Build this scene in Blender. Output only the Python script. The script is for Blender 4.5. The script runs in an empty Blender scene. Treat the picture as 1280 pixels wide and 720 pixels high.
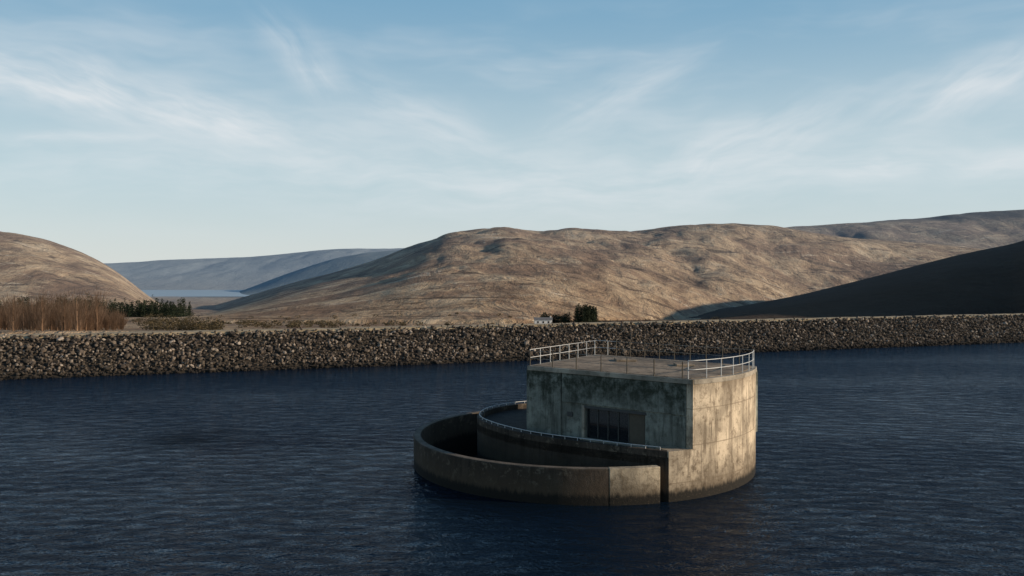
import bpy, bmesh, math, random
import numpy as np
from mathutils import Vector, Matrix
random.seed(3); rng=np.random.default_rng(5)
F=1070.0; HY=345.0; CH=13.0
scene=bpy.context.scene
# ------------------------------------------------------------ helpers
def link(o,parent=None):
    scene.collection.objects.link(o)
    if parent: o.parent=parent
    return o
def empty(name):
    e=bpy.data.objects.new(name,None); e.empty_display_size=0.5; return link(e)
def mesh_obj(name,verts,faces,mat=None,parent=None,smooth=False):
    me=bpy.data.meshes.new(name); me.from_pydata([tuple(v) for v in verts],[],[tuple(f) for f in faces]); me.update()
    if mat: me.materials.append(mat)
    if smooth:
        for p in me.polygons: p.use_smooth=True
    return link(bpy.data.objects.new(name,me),parent)
def np_mesh(name,V,Fc,mat=None,parent=None,smooth=False):
    n=Fc.shape[1]; me=bpy.data.meshes.new(name)
    me.vertices.add(len(V)); me.vertices.foreach_set('co',V.astype(np.float32).ravel())
    me.loops.add(Fc.size); me.loops.foreach_set('vertex_index',Fc.astype(np.int32).ravel())
    me.polygons.add(len(Fc)); me.polygons.foreach_set('loop_start',(np.arange(len(Fc))*n).astype(np.int32))
    me.polygons.foreach_set('use_smooth',np.full(len(Fc),smooth,dtype=bool))
    me.update(calc_edges=True)
    if mat: me.materials.append(mat)
    return link(bpy.data.objects.new(name,me),parent)
def bevel(o,w=0.03,seg=2):
    m=o.modifiers.new('bev','BEVEL'); m.width=w; m.segments=seg; m.limit_method='ANGLE'; m.angle_limit=math.radians(40); return o
def prism(name,pts,z0,z1,mat,parent=None,bev=0):
    a=sum(pts[i][0]*pts[(i+1)%len(pts)][1]-pts[(i+1)%len(pts)][0]*pts[i][1] for i in range(len(pts)))
    if a<0: pts=pts[::-1]
    n=len(pts); V=[(p[0],p[1],z0) for p in pts]+[(p[0],p[1],z1) for p in pts]
    Fs=[tuple(range(n))[::-1],tuple(range(n,2*n))]+[(i,(i+1)%n,n+(i+1)%n,n+i) for i in range(n)]
    o=mesh_obj(name,V,Fs,mat,parent)
    if bev: bevel(o,bev)
    return o
class NT:
    def __init__(s,nt): s.nt=nt; s.n=nt.nodes; s.l=nt.links
    def new(s,t,**k):
        n=s.n.new(t)
        for a,b in k.items(): setattr(n,a,b)
        return n
    def put(s,sock,v):
        if isinstance(v,bpy.types.NodeSocket): s.l.new(v,sock)
        elif v is not None: sock.default_value=v
    def math(s,op,a,b=None,c=None,clamp=False):
        n=s.new('ShaderNodeMath',operation=op); n.use_clamp=clamp
        s.put(n.inputs[0],a)
        if b is not None: s.put(n.inputs[1],b)
        if c is not None: s.put(n.inputs[2],c)
        return n.outputs[0]
    def mix(s,f,a,b,mode='MIX'):
        n=s.new('ShaderNodeMix',data_type='RGBA',blend_type=mode); n.clamp_factor=True
        s.put(n.inputs[0],f)
        s.put(n.inputs[6],a if not isinstance(a,tuple) else (*a,1)); s.put(n.inputs[7],b if not isinstance(b,tuple) else (*b,1))
        return n.outputs[2]
    def mapping(s,vec,scale=(1,1,1),loc=(0,0,0),rot=(0,0,0)):
        n=s.new('ShaderNodeMapping'); s.put(n.inputs[0],vec); n.inputs['Scale'].default_value=scale; n.inputs['Location'].default_value=loc; n.inputs['Rotation'].default_value=rot
        return n.outputs[0]
    def noise(s,vec,scale,detail=4,rough=0.55,dist=0.0,color=False):
        n=s.new('ShaderNodeTexNoise'); s.put(n.inputs['Vector'],vec); n.inputs['Scale'].default_value=scale
        n.inputs['Detail'].default_value=detail; n.inputs['Roughness'].default_value=rough; n.inputs['Distortion'].default_value=dist
        return n.outputs[1 if color else 0]
    def ramp(s,f,stops,interp='LINEAR'):
        n=s.new('ShaderNodeValToRGB'); s.put(n.inputs[0],f); cr=n.color_ramp; cr.interpolation=interp
        while len(cr.elements)<len(stops): cr.elements.new(0.5)
        for e,(p,c) in zip(cr.elements,stops):
            e.position=p; e.color=(*c,1) if isinstance(c,tuple) else (c,c,c,1)
        return n.outputs[0]
    def step(s,v,a,b):
        n=s.new('ShaderNodeMapRange'); n.interpolation_type='SMOOTHSTEP'; s.put(n.inputs[0],v); n.inputs[1].default_value=a; n.inputs[2].default_value=b
        return n.outputs[0]
def new_mat(name):
    m=bpy.data.materials.new(name); m.use_nodes=True; t=NT(m.node_tree); b=m.node_tree.nodes['Principled BSDF']
    b.inputs['Specular IOR Level'].default_value=0.25
    return m,t,b
def simple(name,col,rough=0.6,metal=0.0,var=0.25,scale=3.0):
    m,t,b=new_mat(name); P=t.new('ShaderNodeTexCoord').outputs['Object']
    n=t.noise(P,scale,3); c=t.mix(n,tuple(x*(1-var) for x in col),tuple(min(1,x*(1+var)) for x in col))
    t.put(b.inputs['Base Color'],c); b.inputs['Roughness'].default_value=rough; b.inputs['Metallic'].default_value=metal
    return m
def concrete(name,col,dark,stain=0.5,streak=0.5,lift=1.25,water=True,topstain=None,light=None,edge=None):
    m,t,b=new_mat(name); P=t.new('ShaderNodeNewGeometry').outputs['Position']
    sep=t.new('ShaderNodeSeparateXYZ'); t.put(sep.inputs[0],P); z=sep.outputs[2]
    n1=t.noise(P,0.45,4,0.65); n2=t.noise(P,2.2,6,0.72); n3=t.noise(t.mapping(P,(1.5,1.5,0.16)),1.0,6,0.72)
    n4=t.noise(P,14.0,3,0.6); n5=t.noise(t.mapping(P,(5,5,0.35),loc=(9,3,1)),1.0,4,0.7)
    base=t.mix(t.step(n1,0.38,0.62),tuple(x*0.68 for x in col),tuple(x*1.2 for x in col))
    base=t.mix(t.math('MULTIPLY',t.step(n2,0.5,0.64),stain),base,dark)
    st=t.math('MULTIPLY',t.step(n3,0.51,0.64),streak); base=t.mix(st,base,tuple(x*0.75 for x in dark))
    base=t.mix(t.math('MULTIPLY',t.step(n5,0.55,0.65),streak*0.8),base,tuple(x*0.55 for x in dark))
    if light:
        base=t.mix(t.math('MULTIPLY',t.step(t.noise(P,1.9,7,0.78),0.55,0.60),0.75),base,light)
    if topstain:
        z0,z1=topstain
        f=t.math('MULTIPLY',t.step(t.math('ADD',z,t.math('MULTIPLY',t.math('SUBTRACT',n3,0.5),3.6)),z0,z1),t.step(n2,0.28,0.6))
        base=t.mix(t.math('MULTIPLY',f,0.88),base,(0.022,0.027,0.016))
    if edge:
        f=t.math('MULTIPLY',t.step(t.math('ADD',z,t.math('MULTIPLY',t.math('SUBTRACT',n3,0.5),3.0)),edge[0],edge[1]),0.65)
        base=t.mix(f,base,dark)
    if water:
        zz=t.math('ADD',z,t.math('MULTIPLY',t.math('SUBTRACT',n2,0.5),-3.0))
        base=t.mix(t.math('MULTIPLY',t.math('SUBTRACT',1.0,t.step(zz,0.3,2.6)),0.8),base,(0.070,0.049,0.030))
        base=t.mix(t.math('SUBTRACT',1.0,t.step(t.math('ADD',z,t.math('MULTIPLY',t.math('SUBTRACT',n5,0.5),0.8)),0.4,0.75)),base,(0.014,0.012,0.009))
    fr=t.math('FRACT',t.math('DIVIDE',z,lift)); ln=t.math('LESS_THAN',t.math('ABSOLUTE',t.math('SUBTRACT',fr,0.5)),0.014)
    base=t.mix(t.math('MULTIPLY',ln,0.55),base,dark)
    base=t.mix(t.math('MULTIPLY',t.step(n4,0.58,0.72),0.45),base,dark)
    t.put(b.inputs['Base Color'],base); b.inputs['Roughness'].default_value=0.9
    bp=t.new('ShaderNodeBump'); bp.inputs['Strength'].default_value=0.6; bp.inputs['Distance'].default_value=0.06
    t.put(bp.inputs['Height'],t.math('ADD',n2,t.math('MULTIPLY',n4,0.5))); t.put(b.inputs['Normal'],bp.outputs[0])
    return m
# ------------------------------------------------------------ numpy noise
def _h(ix,iy,s):
    n=(ix*374761393+iy*668265263+s*974634777)&0x7fffffff
    n=((n^(n>>13))*1274126177)&0x7fffffff
    return ((n^(n>>16))&0xffff)/65535.0
def vnoise(x,y,s=0):
    ix=np.floor(x).astype(np.int64); iy=np.floor(y).astype(np.int64); fx=x-ix; fy=y-iy
    fx=fx*fx*fx*(fx*(fx*6-15)+10); fy=fy*fy*fy*(fy*(fy*6-15)+10)
    a=_h(ix,iy,s);b=_h(ix+1,iy,s);c=_h(ix,iy+1,s);d=_h(ix+1,iy+1,s)
    return (a*(1-fx)+b*fx)*(1-fy)+(c*(1-fx)+d*fx)*fy
def fbm(x,y,o=5,s=0,g=0.5):
    t=0;a=1;n=0
    for i in range(o):
        t=t+a*vnoise(x*2**i+17.3*i,y*2**i+9.1*i,s+i); n+=a; a*=g
    return t/n
def ridged(x,y,o=4,s=0):
    t=0;a=1;n=0
    for i in range(o):
        t=t+a*(1-np.abs(2*vnoise(x*2**i+3.3*i,y*2**i+5.1*i,s+i)-1)); n+=a; a*=0.5
    return t/n
def ss(t): t=np.clip(t,0,1); return t*t*(3-2*t)
DN=np.array([-0.347,0.938]); DD=np.array([0.938,0.347]); DP=np.array([-64.0,107.0]); DH=4.9; DB=7.4
# ------------------------------------------------------------ terrain
def prof(pts):
    xs=np.array([p[0] for p in pts],float); ys=np.array([p[1] for p in pts],float)
    g=np.linspace(xs[0],xs[-1],3000); v=np.interp(g,xs,ys)
    k=max(3,int(45/(g[1]-g[0]))|1); vp=np.pad(v,k//2,mode='edge'); v=np.convolve(vp,np.ones(k)/k,'valid')
    return lambda px: np.interp(px,g,v)
pA=prof([(-900,300),(-400,280),(-100,282),(0,289),(40,295),(80,306),(120,323),(150,341),(170,358),(195,378),(230,400),(300,430)])
pB=prof([(-900,322),(0,330),(150,329),(200,325),(260,323),(320,321),(380,315),(420,311),(480,311),(640,306),(1800,300)])
pB2=prof([(150,400),(230,385),(270,374),(310,361),(350,345),(400,328),(440,318),(490,313),(560,308),(700,300),(1800,300)])
pC=prof([(100,430),(160,412),(200,402),(240,391),(300,373),(370,352),(440,335),(480,323),(510,309),(560,294),(620,288),(700,290),(780,291),(840,284),(900,279),(950,281),(1000,289),(1060,297),(1140,303),(1240,312),(1400,340),(1900,380)])
pD=prof([(300,450),(600,400),(750,330),(850,300),(900,291),(970,285),(1040,281),(1100,277),(1160,272),(1200,267),(1280,263),(1500,258),(2600,250)])
pE=prof([(600,450),(780,413),(830,401),(900,388),(1000,369),(1100,344),(1200,318),(1280,303),(1340,276),(1420,246),(1700,235),(2600,230)])  # out-of-frame rise on the right added to cast shade over this hill
pbase=lambda Y: np.interp(Y,[100,150,300,600,1200,2500,3500,6000,9500],[415,414,404,397,386,373,372,361,356])
ybC=lambda px: 380+520*ss((px-620)/480)
ybE=lambda px: 400-120*ss((px-1260)/180)  # foot pulled nearer beyond the frame so the unseen rise shades more
HILLS=[(pA,1350,760,0.95,700),(pB,7600,5600,0.9,1500),(pB2,5200,3900,0.95,900),(pC,1550,ybC,1.0,700),(pD,2700,1700,0.9,1200),(pE,740,ybE,0.65,380)]
def terrain(x,y,masks=False):
    u=x/y; px=640+F*u; Y=y
    base=CH-(pbase(Y)-HY)/F*Y
    wob=(fbm(x/260,y/260,4,11)-0.5)
    base=base+wob*np.clip(Y/60-1.5,0,9)
    h=base.copy()
    own=np.zeros_like(h)
    for k,(p,yc,yb_,pw,back) in enumerate(HILLS):
        cs=120 if k in (3,5,0) else 300
        yb=yb_(px) if callable(yb_) else np.full_like(px,float(yb_))
        yc2=yc*(1+0.10*(fbm(x/cs/6,y*0+k,3,20+k)-0.5)*2)
        Zc=CH-(p(px)-HY)/F*yc2
        bz=CH-(pbase(yb)-HY)/F*yb
        t=(Y-yb)/(yc2-yb)
        up=np.clip(t,0,1); s=np.where(up<0.0,0,(1-(1-up)**1.6)*0.6+ss(up)*0.4)**pw
        hf=bz+(Zc-bz)*s
        hb=Zc-(Zc+170)*ss((Y-yc2)/(back*1.8))
        r=np.where(Y<yc2,hf,hb); r=np.where(t<0,-500,r)
        H=np.maximum(Zc-bz,0)
        sc={0:150,1:900,2:600,3:170,4:420,5:170}[k]
        amp={0:0.15,1:0.18,2:0.12,3:0.22,4:0.16,5:0.05}[k]
        env=np.clip(up*3,0,1)*np.clip((1-up)*3,0.03,1)
        r=r-H*amp*env*(ridged(x/sc+0.6*fbm(x/sc/2,y/sc/2,3,4),y/(sc*1.6),4,30+k*3)-0.45)*1.3
        r=r+np.where(t>0,1,0)*H*0.022*(fbm(x/sc*7,y/sc*5,4,60+k)-0.5)
        d=r-h; kk=4.0
        h=np.where(d>kk,r,np.where(d<-kk,h,h+(d+kk)**2/(4*kk)))
        own=np.where(d>0,k+1,own)
    s=(x-DP[0])*DN[0]+(y-DP[1])*DN[1]
    w=ss((s-9.5)/10)
    h=h*w+(-6)*(1-w)
    if masks: return h,own,px
    return h
nu,ny=1000,560
us=np.linspace(-1.25,1.6,nu); Ys=np.exp(np.linspace(math.log(95),math.log(9400),ny))
U,YY=np.meshgrid(us,Ys); X=U*YY
Z,OWN,PX=terrain(X,YY,True)
V=np.stack([X.ravel(),YY.ravel(),Z.ravel()],1)
idx=np.arange(nu*ny).reshape(ny,nu)
Fq=np.stack([idx[:-1,:-1].ravel(),idx[:-1,1:].ravel(),idx[1:,1:].ravel(),idx[1:,:-1].ravel()],1)
def terrain_mat():
    m,t,b=new_mat('moorland'); P=t.new('ShaderNodeNewGeometry').outputs['Position']
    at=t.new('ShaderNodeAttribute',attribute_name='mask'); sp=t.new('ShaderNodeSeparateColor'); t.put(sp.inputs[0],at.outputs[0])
    heath_shade,haze,forest=sp.outputs[0],sp.outputs[1],sp.outputs[2]
    big=t.noise(P,0.0065,6,0.7,0.8); med=t.noise(t.mapping(P,(1,0.4,1)),0.026,7,0.74,0.8); fine=t.noise(t.mapping(P,(1,0.5,1)),0.16,5,0.72)
    c=t.ramp(med,[(0.36,(0.20,0.132,0.085)),(0.46,(0.34,0.24,0.15)),(0.55,(0.465,0.34,0.215)),(0.66,(0.57,0.445,0.30))])
    c=t.mix(t.math('MULTIPLY',t.step(big,0.46,0.58),0.75),c,(0.205,0.128,0.085))
    c=t.mix(t.math('MULTIPLY',t.step(fine,0.5,0.64),0.5),c,(0.145,0.098,0.064))
    pale=t.noise(t.mapping(P,(0.5,1.0,1),rot=(0,0,0.5)),0.035,8,0.8,1.0)
    c=t.mix(t.math('MULTIPLY',t.step(pale,0.585,0.62),0.65),c,(0.68,0.575,0.43))
    drk=t.noise(t.mapping(P,(0.6,1.4,1),rot=(0,0,-0.4),loc=(300,50,0)),0.02,7,0.75,1.5)
    c=t.mix(t.math('MULTIPLY',t.step(drk,0.55,0.59),0.8),c,(0.085,0.057,0.041))
    c=t.mix(t.math('MULTIPLY',t.step(t.math('ADD',heath_shade,t.math('MULTIPLY',t.math('SUBTRACT',med,0.5),1.2)),0.35,0.7),0.97),c,t.mix(fine,(0.040,0.027,0.019),(0.085,0.058,0.040)))  # heather colour, also used as painted shade on the nearest right hill
    c=t.mix(t.step(t.math('ADD',forest,t.math('MULTIPLY',t.math('SUBTRACT',big,0.5),1.2)),0.45,0.55),c,(0.03,0.065,0.06))
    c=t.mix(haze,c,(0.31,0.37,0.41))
    t.put(b.inputs['Base Color'],c); b.inputs['Roughness'].default_value=0.95; b.inputs['Specular IOR Level'].default_value=0.05
    bp=t.new('ShaderNodeBump'); bp.inputs['Strength'].default_value=1.0; bp.inputs['Distance'].default_value=5.0
    t.put(bp.inputs['Height'],t.math('ADD',med,t.math('MULTIPLY',fine,0.4))); t.put(b.inputs['Normal'],bp.outputs[0])
    return m
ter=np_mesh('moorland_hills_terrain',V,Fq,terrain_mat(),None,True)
heath_shade=np.zeros_like(Z); heath_shade=np.where(OWN==6,1.0,heath_shade); heath_shade=np.where((OWN==5),np.clip((Z-150)/50,0,0.8),heath_shade)  # nearest right hill: slope shade painted as dark albedo; next hill: real heather
heath_shade=np.where(OWN==4,0.3*ss((Z-80)/25),heath_shade)
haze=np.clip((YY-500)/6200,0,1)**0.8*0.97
forest=np.where(OWN==3,0.70,0.0)
col=np.stack([heath_shade.ravel(),haze.ravel(),forest.ravel(),np.ones(Z.size)],1).astype(np.float32)
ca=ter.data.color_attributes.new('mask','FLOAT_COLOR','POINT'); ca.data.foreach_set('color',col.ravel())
def gz(x,y): return float(terrain(np.array([float(x)]),np.array([float(y)]))[0])
def P2(px,Y): return ((px-640)/F*Y,Y)
# ------------------------------------------------------------ water
CX,CY,R=4.91,60.0,11.74
def water_mat(name,deep,rip=1.0,gl=0.72,tint=(0.80,0.88,1.0,1)):
    m=bpy.data.materials.new(name); m.use_nodes=True; t=NT(m.node_tree); m.node_tree.nodes.remove(m.node_tree.nodes['Principled BSDF'])
    out=m.node_tree.nodes['Material Output']
    P=t.new('ShaderNodeNewGeometry').outputs['Position']
    w1=t.noise(t.mapping(P,(0.6,1.1,1),rot=(0,0,0.45)),0.95,4,0.66,0.9)
    w2=t.noise(t.mapping(P,(0.6,1.1,1),rot=(0,0,-0.15)),3.4,2,0.6,0.4)
    w3=t.noise(t.mapping(P,(0.35,1,1)),0.12,2,0.5)
    big=t.noise(t.mapping(P,(0.35,1,1),rot=(0,0,0.3)),0.035,4,0.65,0.8)
    sx=t.new('ShaderNodeSeparateXYZ'); t.put(sx.inputs[0],P)
    dx=t.math('DIVIDE',t.math('ADD',sx.outputs[0],25.5),3.4); dy=t.math('DIVIDE',t.math('SUBTRACT',sx.outputs[1],68.5),4.0)
    paw=t.math('EXPONENT',t.math('MULTIPLY',t.math('ADD',t.math('MULTIPLY',dx,dx),t.math('MULTIPLY',dy,dy)),-1.0))
    paw=t.math('MULTIPLY',paw,t.step(w3,0.25,0.6))
    w1s=t.math('POWER',w1,1.6)
    hgt=t.math('ADD',t.math('MULTIPLY',w1s,0.46),t.math('MULTIPLY',w2,0.09))
    bp=t.new('ShaderNodeBump'); t.put(bp.inputs['Strength'],t.math('ADD',t.math('MULTIPLY',t.step(big,0.3,0.7),0.6),0.45*rip)); bp.inputs['Distance'].default_value=1.0
    t.put(bp.inputs['Height'],hgt)
    c=t.mix(t.step(big,0.35,0.65),deep,tuple(x*1.6 for x in deep)); c=t.mix(t.math('MULTIPLY',paw,0.8),c,tuple(x*0.4 for x in deep))
    d=t.new('ShaderNodeBsdfDiffuse'); t.put(d.inputs[0],c)
    g=t.new('ShaderNodeBsdfGlossy'); g.inputs[0].default_value=tint; g.inputs['Roughness'].default_value=0.03; t.put(g.inputs['Normal'],bp.outputs[0])
    f=t.new('ShaderNodeFresnel'); f.inputs[0].default_value=1.33; t.put(f.inputs[1],bp.outputs[0])
    fac=t.math('MULTIPLY',t.math('MULTIPLY',f.outputs[0],gl),t.math('MULTIPLY_ADD',paw,-0.7,1.0))
    mx=t.new('ShaderNodeMixShader'); t.put(mx.inputs[0],fac); t.l.new(d.outputs[0],mx.inputs[1]); t.l.new(g.outputs[0],mx.inputs[2]); t.l.new(mx.outputs[0],out.inputs[0])
    return m
rs=[11.36,20,40,80,140,200,300,420]; na=96; V=[];Fc=[]
for r in rs:
    for k in range(na):
        a=2*math.pi*k/na; V.append((CX+r*math.cos(a),CY+r*math.sin(a),0))
VV=[]
for v in V:
    s=(v[0]-DP[0])*DN[0]+(v[1]-DP[1])*DN[1]
    if s>5: v=(v[0]-DN[0]*(s-5),v[1]-DN[1]*(s-5),0)
    VV.append(v)
for i in range(len(rs)-1):
    for k in range(na):
        Fc.append((i*na+k,(i+1)*na+k,(i+1)*na+(k+1)%na,i*na+(k+1)%na))
mesh_obj('reservoir_water',VV,Fc,water_mat('reservoir_water',(0.003,0.0075,0.014)))
m,t,b=new_mat('loch_water'); P=t.new('ShaderNodeNewGeometry').outputs['Position']
t.put(b.inputs['Base Color'],t.mix(t.noise(t.mapping(P,(0.3,1,1)),0.01,3),(0.27,0.345,0.40),(0.36,0.44,0.49))); b.inputs['Roughness'].default_value=0.5  # pale base colour stands in for reflected sky
q=[P2(120,3700),P2(430,3700),P2(430,5500),P2(120,5500)]
mesh_obj('distant_loch_water',[(a,b_,-76.5) for a,b_ in q],[(0,1,2,3)],m)
# ------------------------------------------------------------ dam
dam=empty('embankment_dam')
def dp(s,n,z): p=DP+DD*s+DN*n; return (p[0],p[1],z)
m,t,b=new_mat('riprap_gap'); P=t.new('ShaderNodeNewGeometry').outputs['Position']
t.put(b.inputs['Base Color'],t.mix(t.noise(P,2,3),(0.02,0.017,0.013),(0.07,0.055,0.04))); b.inputs['Roughness'].default_value=1
S0,S1=-230,420
mesh_obj('core',[dp(S0,-6,-4),dp(S1,-6,-4),dp(S1,DB,DH-0.25),dp(S0,DB,DH-0.25)],[(0,1,2,3)],m,dam)
grav,t,b=new_mat('crest_gravel'); P=t.new('ShaderNodeNewGeometry').outputs['Position']
t.put(b.inputs['Base Color'],t.mix(t.step(t.noise(P,0.6,5,0.7),0.35,0.7),(0.42,0.33,0.21),(0.24,0.18,0.10))); b.inputs['Roughness'].default_value=0.95
gr2,t,b=new_mat('dry_grass_bank'); P=t.new('ShaderNodeNewGeometry').outputs['Position']
t.put(b.inputs['Base Color'],t.mix(t.step(t.noise(P,0.5,5,0.7),0.35,0.7),(0.36,0.27,0.15),(0.16,0.12,0.06))); b.inputs['Roughness'].default_value=0.95
V=[];Fc=[]; rows=[(DB-0.1,DH-0.25),(DB+0.15,DH+0.05),(DB+1.5,DH+0.1),(DB+3.6,DH+0.12),(DB+4.4,DH+0.0)]
N=500
for j,(n,z) in enumerate(rows):
    for i in range(N+1):
        s=S0+(S1-S0)*i/N; V.append(dp(s,n+0.12*math.sin(s*0.9)*(j==1),z+random.uniform(-0.05,0.05)))
for j in range(len(rows)-1):
    for i in range(N): a=j*(N+1)+i; Fc.append((a,a+1,a+N+2,a+N+1))
mesh_obj('crest_track',V,Fc,grav,dam,True)
mesh_obj('downstream_bank',[dp(S0,DB+4.4,DH-0.02),dp(S1,DB+4.4,DH-0.02),dp(S1,DB+34,-7),dp(S0,DB+34,-7)],[(0,1,2,3)],gr2,dam)
bm=bmesh.new(); bmesh.ops.create_icosphere(bm,subdivisions=1,radius=1)
iv=np.array([v.co[:] for v in bm.verts]); ifc=np.array([[v.index for v in f.verts] for f in bm.faces]); bm.free()
vars_=[]
for k in range(40):
    v=iv.copy()
    for _ in range(9):
        d=rng.normal(size=3); d/=np.linalg.norm(d); lim=rng.uniform(0.45,0.8); pr=v@d; v=v-np.outer(np.maximum(pr-lim,0),d)
    v=v*(1+rng.normal(size=(len(v),1))*0.05)
    A=Matrix.Rotation(rng.uniform(0,6.28),3,'Z')@Matrix.Rotation(rng.uniform(-0.9,0.9),3,'X')@Matrix.Rotation(rng.uniform(-0.9,0.9),3,'Y')
    vars_.append((v*np.array([rng.uniform(0.8,1.4),rng.uniform(0.7,1.1),rng.uniform(0.6,1.0)]))@np.array(A).T)
VL=[];FL=[];off=0
slope_len=math.hypot(DB+1.2,DH+0.8)
s=-85.0
while s<205:
    dist=0.0
    while dist<slope_len:
        f=dist/slope_len; n=-1.2+f*(DB+1.2); z=-0.8+f*(DH+0.8)
        sj=s+rng.uniform(-0.3,0.3)
        size=rng.uniform(0.15,0.33)*(1.7 if rng.random()<0.10 else 1)
        v=vars_[rng.integers(40)]*size
        p=dp(sj,n+rng.uniform(-0.2,0.2),z+rng.uniform(-0.08,0.30)); v=v+np.array(p)
        VL.append(v);FL.append(ifc+off);off+=len(v); dist+=0.44*rng.uniform(0.75,1.15)
    s+=0.44
m,t,b=new_mat('riprap_stone'); g=t.new('ShaderNodeNewGeometry')
c=t.ramp(g.outputs['Random Per Island'],[(0,(0.038,0.030,0.024)),(0.5,(0.098,0.076,0.057)),(0.85,(0.17,0.134,0.102)),(1,(0.36,0.30,0.24))])
sepz=t.new('ShaderNodeSeparateXYZ'); t.put(sepz.inputs[0],g.outputs['Position'])
c=t.mix(t.math('MULTIPLY',t.step(t.noise(g.outputs['Position'],0.2,3),0.45,0.65),0.4),c,(0.05,0.042,0.03))
c=t.mix(t.math('SUBTRACT',1.0,t.step(t.math('ADD',sepz.outputs[2],t.math('MULTIPLY',t.noise(g.outputs['Position'],0.25,2),0.8)),0.5,1.5)),c,(0.018,0.015,0.012))
t.put(b.inputs['Base Color'],c); b.inputs['Roughness'].default_value=0.9
np_mesh('riprap_stones',np.concatenate(VL),np.concatenate(FL),m,dam)
# ------------------------------------------------------------ spillway tower
tower=empty('spillway_intake_tower')
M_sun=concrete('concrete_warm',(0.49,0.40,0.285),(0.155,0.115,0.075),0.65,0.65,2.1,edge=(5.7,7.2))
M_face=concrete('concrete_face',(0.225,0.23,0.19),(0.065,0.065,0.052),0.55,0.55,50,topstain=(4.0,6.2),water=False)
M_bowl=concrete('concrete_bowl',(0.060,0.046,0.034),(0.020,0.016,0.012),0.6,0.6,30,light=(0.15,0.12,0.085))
M_in=concrete('concrete_wet_shaded',(0.045,0.036,0.028),(0.018,0.015,0.012),0.6,0.6,30)  # wet trough concrete; on platform and recess the dark is painted shade
M_panel=concrete('concrete_panel',(0.44,0.36,0.25),(0.19,0.145,0.09),0.5,0.2,30)
M_cap=concrete('concrete_cap',(0.33,0.285,0.22),(0.12,0.10,0.07),0.6,0.0,50,water=False)
M_cop=concrete('concrete_coping',(0.15,0.12,0.09),(0.05,0.04,0.03),0.6,0.0,50,water=False)
M_roof=concrete('roof_felt',(0.27,0.205,0.14),(0.08,0.06,0.04),0.8,0.0,50,water=False)
M_rail=simple('galvanised_rail',(0.50,0.50,0.48),0.5,0.2)
M_dark=simple('dark_post',(0.09,0.075,0.055),0.8)
M_glass=simple('dark_glazing',(0.015,0.017,0.02),0.08)
M_glass.node_tree.nodes['Principled BSDF'].inputs['Specular IOR Level'].default_value=0.6
M_frame=simple('frame_grey',(0.06,0.06,0.056),0.5)
def ang(a,r=R): return (CX+r*math.cos(math.radians(a)),CY+r*math.sin(math.radians(a)))
def arc(a0,a1,r=R,n=60): return [ang(a0+(a1-a0)*i/n,r) for i in range(n+1)]
def fixn(o):
    bm=bmesh.new(); bm.from_mesh(o.data); bmesh.ops.recalc_face_normals(bm,faces=bm.faces); bm.to_mesh(o.data); bm.free()
def arc_wall(name,r0,r1,a0,a1,z0,z1,mat,n=120,bev=0.04):
    V=[];Fc=[]
    for i in range(n+1):
        a=a0+(a1-a0)*i/n
        for r,z in ((r0,z0),(r1,z0),(r1,z1),(r0,z1)): p=ang(a,r); V.append((p[0],p[1],z))
    for i in range(n):
        for k in range(4): Fc.append((i*4+k,i*4+(k+1)%4,(i+1)*4+(k+1)%4,(i+1)*4+k))
    Fc.append((0,3,2,1)); Fc.append((n*4,n*4+1,n*4+2,n*4+3))
    o=mesh_obj(name,V,Fc,mat,tower); fixn(o)
    if bev: bevel(o,bev)
    return o
A=ang(-61.1); D=ang(-13.8); Pp=ang(-69.6); B=(1.24,57.5); C=(6.4,65.7)
ZP,ZC,ZR=2.55,2.92,6.98
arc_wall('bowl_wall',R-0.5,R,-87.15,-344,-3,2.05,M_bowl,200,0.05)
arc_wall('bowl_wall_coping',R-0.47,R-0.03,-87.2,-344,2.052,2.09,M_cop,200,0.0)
arc_wall('bowl_wall_panel',R-0.5,R+0.02,-72.3,-87.1,-3,2.10,M_panel,24,0.04)
arc_wall('shade_gap_recess',R-0.75,R-0.38,-68.5,-73.5,-3,1.95,M_in,8,0)  # recess standing in for a shadow gap, shade also in its colour
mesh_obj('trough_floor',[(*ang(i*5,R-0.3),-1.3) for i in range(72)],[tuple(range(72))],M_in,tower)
ctrl=[(9.6,48.3),Pp,(5.7,51.0),(1.02,54.5),(-1.94,59.0),(-2.45,62.6),(-1.2,65.9),(1.6,68.2),(6,69.3),(11,67.5),(14,63)]
inner=[]
for i in range(1,len(ctrl)-2):
    p0,p1,p2,p3=[np.array(c) for c in ctrl[i-1:i+3]]
    for k in range(14):
        t_=k/14; inner.append(tuple(0.5*((2*p1)+(-p0+p2)*t_+(2*p0-5*p1+4*p2-p3)*t_**2+(-p0+3*p1-3*p2+p3)*t_**3)))
inner.append(ctrl[-2])
plat=inner+[(15.0,60.5)]+arc(-13.8,-69.6,R-0.004,30)[:-1]
prism('platform',plat,-3,ZP,M_in,tower)  # building's shade put into the dark floor colour
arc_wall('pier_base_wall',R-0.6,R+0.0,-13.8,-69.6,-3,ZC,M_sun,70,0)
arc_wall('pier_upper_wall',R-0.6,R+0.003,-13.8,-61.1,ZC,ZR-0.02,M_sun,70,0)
prism('ledge',arc(-61.1,-69.5,R-0.02,10)+[(8.5,50.4),(9.9,51.0)],ZP-0.02,ZC-0.01,M_panel,tower)
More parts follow.
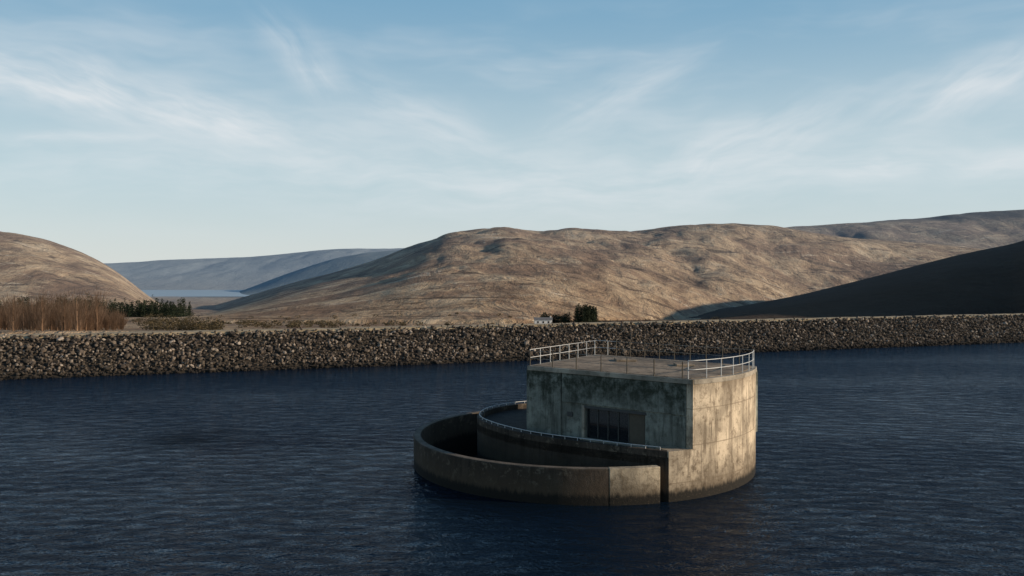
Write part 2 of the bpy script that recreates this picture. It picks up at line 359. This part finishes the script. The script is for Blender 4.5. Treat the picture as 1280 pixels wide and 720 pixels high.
def strip(name,pts,w,z0,z1,mat,side=1,bev=0.02):
    L=[]
    for i,p in enumerate(pts):
        a=np.array(pts[max(i-1,0)]);b=np.array(pts[min(i+1,len(pts)-1)]); d=(b-a)/np.linalg.norm(b-a); n=np.array([d[1],-d[0]])*side
        L.append((np.array(p),np.array(p)+n*w))
    V=[];Fc=[]
    for a,b in L: V+= [(*a,z0),(*b,z0),(*b,z1),(*a,z1)]
    n=len(L)
    for i in range(n-1):
        for k in range(4): Fc.append((i*4+k,i*4+(k+1)%4,(i+1)*4+(k+1)%4,(i+1)*4+k))
    Fc.append((0,3,2,1)); e=(n-1)*4; Fc.append((e,e+1,e+2,e+3))
    o=mesh_obj(name,V,Fc,mat,tower); fixn(o)
    if bev: bevel(o,bev)
    return o
strip('inner_curb',inner[1:],0.35,ZP-0.5,ZC,M_bowl,1)
Bn,An=np.array(B),np.array(A); e=(An-Bn); LF=np.linalg.norm(e); e/=LF; nf=np.array([e[1],-e[0]])
if nf[1]>0: nf=-nf
def fp(s,d): p=Bn+e*s+nf*d; return (p[0],p[1])
def fbox(name,s0,s1,z0,z1,d0,d1,mat,bev=0.0): return prism(name,[fp(s0,d0),fp(s1,d0),fp(s1,d1),fp(s0,d1)],z0,z1,mat,tower,bev)
def wall2(name,p,q,th,z0,z1,mat):
    p=np.array(p);q=np.array(q); d=(q-p)/np.linalg.norm(q-p); n=np.array([d[1],-d[0]])
    return prism(name,[tuple(p),tuple(q),tuple(q-n*th),tuple(p-n*th)],z0,z1,mat,tower)
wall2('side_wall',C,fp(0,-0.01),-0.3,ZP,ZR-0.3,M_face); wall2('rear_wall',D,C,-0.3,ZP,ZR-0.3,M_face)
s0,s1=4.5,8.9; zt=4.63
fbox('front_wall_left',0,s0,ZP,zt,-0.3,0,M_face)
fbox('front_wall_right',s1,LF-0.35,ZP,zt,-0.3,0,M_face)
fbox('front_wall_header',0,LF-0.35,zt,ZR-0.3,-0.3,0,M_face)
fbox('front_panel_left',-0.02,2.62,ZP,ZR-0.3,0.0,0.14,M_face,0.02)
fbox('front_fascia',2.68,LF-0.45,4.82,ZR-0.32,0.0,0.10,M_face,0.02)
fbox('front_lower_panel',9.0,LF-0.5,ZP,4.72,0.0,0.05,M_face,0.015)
fbox('end_pilaster',LF-0.42,LF-0.0,ZC,ZR-0.02,-0.35,0.10,M_sun,0.0)
fbox('lintel',s0-0.1,s1+0.1,zt-0.06,zt+0.1,-0.1,0.10,M_frame,0.01)
fbox('threshold',s0-0.2,s1+0.2,ZP,ZP+0.12,-0.1,0.35,M_cap,0.02)
fbox('glazing',s0,s1,ZP+0.1,zt,-0.26,-0.2,M_glass)
for k,sv in enumerate([4.53,5.35,6.12,6.88,7.64,8.84]):
    fbox('mullion_%d'%k,sv-0.03,sv+0.03,ZP+0.12,zt-0.06,-0.2,-0.14,M_frame)
fbox('door_leaf',7.7,8.8,ZP+0.12,zt-0.1,-0.19,-0.13,M_dark)
fbox('door_jamb_post',4.30,4.48,ZP,zt+0.1,0.0,0.13,M_cap)
fbox('wall_vent',3.1,3.5,3.9,4.2,0.0,0.06,M_frame)
roofpts=[fp(-0.12,0.2),fp(LF-0.2,0.14)]+arc(-61.1,-13.8,R+0.05,40)+[(C[0]+0.05,C[1]+0.15)]
prism('roof_slab',roofpts,ZR-0.3,ZR,M_cap,tower,0.03)
inset=[((p[0]-8.6)*0.95+8.6,(p[1]-57.6)*0.95+57.6) for p in roofpts]
prism('roof_felt',inset,ZR+0.004,ZR+0.03,M_roof,tower)
def tube(name,paths,r,mat,parent):
    cu=bpy.data.curves.new(name,'CURVE'); cu.dimensions='3D'; cu.bevel_depth=r; cu.bevel_resolution=1; cu.use_fill_caps=True
    for pts in paths:
        sp=cu.splines.new('POLY'); sp.points.add(len(pts)-1)
        for q_,p in zip(sp.points,pts): q_.co=(*p,1)
    cu.materials.append(mat); o=bpy.data.objects.new(name,cu); return link(o,parent)
rp=[((p[0]-8.6)*0.975+8.6,(p[1]-57.6)*0.975+57.6) for p in roofpts]
def resample(pts,d):
    out=[];acc=0;last=np.array(pts[0]); out.append(tuple(last))
    for p in pts[1:]:
        p=np.array(p); L=np.linalg.norm(p-last)
        while acc+L>=d:
            f=(d-acc)/L; last=last+(p-last)*f; out.append(tuple(last)); L=np.linalg.norm(p-last); acc=0
        acc+=L; last=p
    return out
Cc=rp[-1]; Dd=rp[-2]; Bb=rp[0]
side=[Bb,Cc,((Dd[0]-Cc[0])*0.14+Cc[0],(Dd[1]-Cc[1])*0.14+Cc[1])]
tail=rp[1:-1]; front=[rp[0],rp[1]]; rear=[side[-1],Dd]
tube('roof_rails',[[(p[0],p[1],ZR+h) for p in l] for l in (side,tail) for h in (0.55,1.08)],0.024,M_rail,tower)
tube('roof_rail_posts',[[(p[0],p[1],ZR),(p[0],p[1],ZR+1.09)] for line in (side,tail) for p in resample(line,1.35)],0.028,M_rail,tower)
M_rust=simple('weathered_rail',(0.26,0.23,0.19),0.7)
tube('rear_and_front_rails',[[(p[0],p[1],ZR+h) for p in l] for l,hs in ((front,(0.5,1.0)),(rear,(0.55,1.08))) for h in hs],0.016,M_rust,tower)
tube('rear_and_front_posts',[[(p[0],p[1],ZR),(p[0],p[1],ZR+1.02)] for p in resample(front,1.9)]+[[(p[0],p[1],ZR),(p[0],p[1],ZR+1.3)] for p in resample(rear,1.25)],0.036,M_dark,tower)
for i,(hx,hy,w) in enumerate([(8.0,60.5,0.7),(11.5,57.2,0.6)]):
    prism('roof_hatch_%d'%i,[(hx-w,hy-w),(hx+w,hy-w),(hx+w,hy+w),(hx-w,hy+w)],ZR+0.03,ZR+0.16,M_roof,tower,0.03)
def offset(pts,w):
    o=[]
    for i,p in enumerate(pts):
        a=np.array(pts[max(i-1,0)]);b=np.array(pts[min(i+1,len(pts)-1)]); d=(b-a)/np.linalg.norm(b-a); o.append(tuple(np.array(p)+np.array([d[1],-d[0]])*w))
    return o
ir=offset(inner[3:100],0.17)
tube('curb_rail',[[(p[0],p[1],ZC+0.16) for p in ir]],0.025,M_rail,tower)
tube('curb_rail_stubs',[[(p[0],p[1],ZC),(p[0],p[1],ZC+0.17)] for p in resample(ir,0.9)],0.025,M_rail,tower)
# ------------------------------------------------------------ vegetation
def leafmat(name,c1,c2):
    m,t,b=new_mat(name); g=t.new('ShaderNodeNewGeometry')
    t.put(b.inputs['Base Color'],t.mix(g.outputs['Random Per Island'],c1,c2)); b.inputs['Roughness'].default_value=0.85; b.inputs['Specular IOR Level'].default_value=0.1; return m
def tree_mass(name,spots,mat,kind='conifer',leaf=0.35,dens=1.0):
    V=[];Fc=[]
    for (x,y,z,h,r) in spots:
        k=len(V); tr=0.03*h
        for i in range(5):
            a=i*1.2566; V.append((x+tr*math.cos(a),y+tr*math.sin(a),z-0.3))
        V.append((x,y,z+h*0.9))
        for i in range(5): Fc.append((k+i,k+(i+1)%5,k+5))
        n=int(dens*(170 if kind!='twig' else 120))
        for _ in range(n):
            if kind=='conifer':
                f=random.random()**1.2; rr=r*(1-f*0.93)*(0.45+0.6*random.random()); zz=z+h*(0.06+0.94*f)
            elif kind=='round':
                f=random.random(); rr=r*math.sqrt(max(0,1-(2*f-0.9)**2*0.8))*(0.4+0.65*random.random()); zz=z+h*(0.05+0.95*f)
            else:
                f=random.random(); rr=r*(0.3+0.8*f)*random.random(); zz=z+h*f*random.uniform(0.6,1)
            a=random.random()*6.283; px,py=x+rr*math.cos(a),y+rr*math.sin(a)
            k=len(V); L=leaf*random.uniform(0.6,1.4)
            if kind=='twig':
                dx,dy=(px-x)*0.35,(py-y)*0.35; w=0.035
                V.extend([(px-w,py,zz),(px+w,py,zz),(px+dx+random.uniform(-.2,.2),py+dy,zz+L*2.2)]); Fc.append((k,k+1,k+2))
            else:
                for _v in range(3): V.append((px+random.uniform(-L,L),py+random.uniform(-L,L),zz+random.uniform(-L,L)*0.7))
                Fc.append((k,k+1,k+2))
    return mesh_obj(name,V,Fc,mat)
Mcon=leafmat('conifer_needles',(0.010,0.018,0.010),(0.035,0.042,0.024))
Mbush=leafmat('scrub_leaves',(0.035,0.032,0.018),(0.12,0.09,0.05))
Mlar=leafmat('larch_twigs',(0.12,0.07,0.042),(0.32,0.205,0.13))
def spots(px0,px1,Y0,Y1,n,h0,h1,rf):
    o=[]
    for _ in range(n):
        Y=random.uniform(Y0,Y1); x=(random.uniform(px0,px1)-640)/F*Y; h=random.uniform(h0,h1)
        cl=float(fbm(np.array([x/7.0]),np.array([Y/7.0]),2,77)[0]); h*=0.65+0.75*cl
        o.append((x,Y,gz(x,Y),h,h*rf*random.uniform(0.8,1.2)))
    return o
tree_mass('conifer_plantation',spots(719,745,340,356,60,5.4,6.8,0.24),Mcon,'conifer',0.4)
tree_mass('tree_copse',spots(678,711,345,360,26,2.8,4.8,0.42),Mcon,'round',0.4)
tree_mass('conifer_shelterbelt',spots(70,238,680,780,280,8,15,0.32),Mcon,'conifer',0.9,0.6)
tree_mass('conifer_trees',spots(22,62,560,600,30,8,14,0.35),Mcon,'conifer',0.8,0.7)
tree_mass('conifer_shelterbelt',spots(-60,30,700,760,60,6,12,0.35),Mcon,'conifer',0.9,0.6)
tree_mass('scrub_thicket',spots(182,282,156,178,46,1.2,3.0,0.75),Mbush,'round',0.22)
tree_mass('bare_larch_thicket',spots(-120,128,150,205,200,2.6,7.0,0.34)+spots(100,155,160,200,22,1.8,3.6,0.4),Mlar,'twig',0.55,1.8)
tree_mass('heather_scrub',spots(300,420,200,330,50,0.8,2.0,1.2)+spots(140,1100,230,420,130,0.5,1.5,1.4),Mbush,'round',0.3,0.5)
# ------------------------------------------------------------ cottage
def cottage(px,Y,w,d,h):
    e_=empty('white_cottage'); x=(px-640)/F*Y; z=gz(x,Y)-0.1
    wm=simple('whitewash',(0.75,0.73,0.68),0.8,0,0.08); rm=simple('slate_roof',(0.16,0.155,0.15),0.7)
    prism('walls',[(x-w/2,Y-d/2),(x+w/2,Y-d/2),(x+w/2,Y+d/2),(x-w/2,Y+d/2)],z,z+h+0.3,wm,e_)
    o=w/2+0.2; dd=d/2+0.25; zz=z+h+0.3
    mesh_obj('roof',[(x-o,Y-dd,zz-0.1),(x+o,Y-dd,zz-0.1),(x+o,Y,zz+0.8),(x-o,Y,zz+0.8),(x-o,Y+dd,zz-0.1),(x+o,Y+dd,zz-0.1)],[(0,1,2,3),(3,2,5,4),(0,3,4),(1,5,2)],rm,e_)
    for i,wx in enumerate((-0.3,0.0,0.3)):
        prism('window_%d'%i,[(x+wx*w-0.3,Y-d/2-0.04),(x+wx*w+0.3,Y-d/2-0.04),(x+wx*w+0.3,Y-d/2+0.05),(x+wx*w-0.3,Y-d/2+0.05)],z+0.9,z+1.6,M_glass,e_)
    prism('chimney',[(x+w/2-0.8,Y-0.25),(x+w/2-0.3,Y-0.25),(x+w/2-0.3,Y+0.25),(x+w/2-0.8,Y+0.25)],zz+0.4,zz+1.2,wm,e_)
cottage(679,322,6.6,3.2,1.9)
# ------------------------------------------------------------ light & sky
EL,ROT=math.radians(15),math.radians(101)
S=Vector((math.cos(EL)*math.sin(ROT),math.cos(EL)*math.cos(ROT),math.sin(EL)))
sl=bpy.data.lights.new('sun','SUN'); sl.energy=5.0; sl.angle=math.radians(0.5); sl.color=(1.0,0.83,0.64)
so=link(bpy.data.objects.new('sun',sl)); so.rotation_euler=S.to_track_quat('Z','Y').to_euler(); so.location=(200,0,100)
w=bpy.data.worlds.new('World'); scene.world=w; w.use_nodes=True; t=NT(w.node_tree); bg=w.node_tree.nodes['Background']
sky=t.new('ShaderNodeTexSky',sky_type='NISHITA'); sky.sun_disc=False; sky.sun_elevation=EL; sky.sun_rotation=ROT; sky.air_density=1.0; sky.dust_density=0.3; sky.ozone_density=1.2; sky.altitude=300
Dv=t.new('ShaderNodeTexCoord').outputs['Generated']; sp=t.new('ShaderNodeSeparateXYZ'); t.put(sp.inputs[0],Dv)
az=t.math('ARCTAN2',sp.outputs[0],sp.outputs[1]); el=t.math('ARCSINE',sp.outputs[2])
cb=t.new('ShaderNodeCombineXYZ'); t.put(cb.inputs[0],az); t.put(cb.inputs[1],el)
wn=t.noise(cb.outputs[0],5.0,3,0.6,0,True); wv=t.new('ShaderNodeVectorMath',operation='MULTIPLY_ADD'); t.put(wv.inputs[0],wn); wv.inputs[1].default_value=(0.09,0.05,0); t.put(wv.inputs[2],cb.outputs[0])
sw=t.new('ShaderNodeSeparateXYZ'); t.put(sw.inputs[0],wv.outputs[0]); waz=t.math('SUBTRACT',sw.outputs[0],0.045); wel=t.math('SUBTRACT',sw.outputs[1],0.025)
def ae(px,y): a=math.atan((px-640)/F); return a,math.atan((HY-y)/F*math.cos(a))
def blob(p0,p1,wd,st):
    a0,e0=ae(*p0);a1,e1=ae(*p1); L=math.hypot(a1-a0,e1-e0); dx,dy=(a1-a0)/L,(e1-e0)/L; cx,cy=(a0+a1)/2,(e0+e1)/2
    X_=t.math('SUBTRACT',waz,cx);Y_=t.math('SUBTRACT',wel,cy)
    al=t.math('ADD',t.math('MULTIPLY',X_,dx),t.math('MULTIPLY',Y_,dy)); ac=t.math('SUBTRACT',t.math('MULTIPLY',Y_,dx),t.math('MULTIPLY',X_,dy))
    g1=t.math('POWER',t.math('ABSOLUTE',t.math('DIVIDE',al,L*0.5)),3.0); g2=t.math('POWER',t.math('ABSOLUTE',t.math('DIVIDE',ac,wd/F)),2.0)
    return t.math('MULTIPLY',t.math('EXPONENT',t.math('MULTIPLY',t.math('ADD',g1,g2),-1.0)),st)
def group(rot,items):
    fib=t.step(t.noise(t.mapping(t.mapping(wv.outputs[0],rot=(0,0,rot)),(7,36,1)),1.0,4,0.6),0.22,0.78)
    tt=None
    for a_ in items:
        v=blob(*a_); tt=v if tt is None else t.math('ADD',tt,v)
    return t.math('MULTIPLY',tt,fib)
tot=group(0.25,[((-120,55),(430,178),26,0.85),((-60,90),(150,145),10,0.55),((430,105),(610,190),30,0.45)])
tot=t.math('ADD',tot,group(0.85,[((325,30),(420,125),20,0.5)]))
tot=t.math('ADD',tot,group(-0.45,[((690,170),(860,80),20,0.45),((840,215),(1060,130),28,0.6),((1100,145),(1330,70),24,0.6)]))
tot=t.math('ADD',tot,group(0.0,[((-60,195),(620,210),36,0.4),((480,235),(1180,205),44,0.55),((-60,165),(200,172),6,0.45),((1180,205),(1400,190),16,0.6),((1040,215),(1150,195),14,0.6)]))
soft=t.math('MULTIPLY',t.step(t.noise(t.mapping(wv.outputs[0],(3.0,14.0,1),rot=(0,0,0.12)),1.0,4,0.6),0.42,0.8),0.4)
band=t.math('MULTIPLY',t.step(el,0.02,0.1),t.math('SUBTRACT',1.0,t.step(el,0.22,0.34)))
tot=t.math('ADD',tot,t.math('MULTIPLY',soft,band)); tot=t.math('MINIMUM',tot,0.8)
SB=0.13
def L(c): return tuple((((x/255+0.055)/1.055)**2.4)/SB for x in c)
lowc,midc,hic,zen=L((209,216,217)),L((188,209,217)),L((122,168,198)),L((52,88,132))
g=t.mix(t.step(el,0.0,0.12),lowc,midc); g=t.mix(t.step(el,0.10,0.34),g,hic); g=t.mix(t.step(el,0.34,0.8),g,zen)
base=t.mix(0.9,sky.outputs[0],g)
skyc=t.mix(tot,base,L((228,232,235)))
t.put(bg.inputs[0],skyc); bg.inputs[1].default_value=SB
# ------------------------------------------------------------ camera
cam=bpy.data.cameras.new('camera'); cam.sensor_width=36; cam.lens=36*F/1280; cam.clip_end=30000; cam.clip_start=0.5
co=link(bpy.data.objects.new('camera',cam)); co.location=(0,0,CH)
co.rotation_euler=(math.radians(90)-math.atan((360-HY)/F),0,0); scene.camera=co
scene.view_settings.view_transform='Standard'; scene.view_settings.look='None'; scene.view_settings.exposure=0
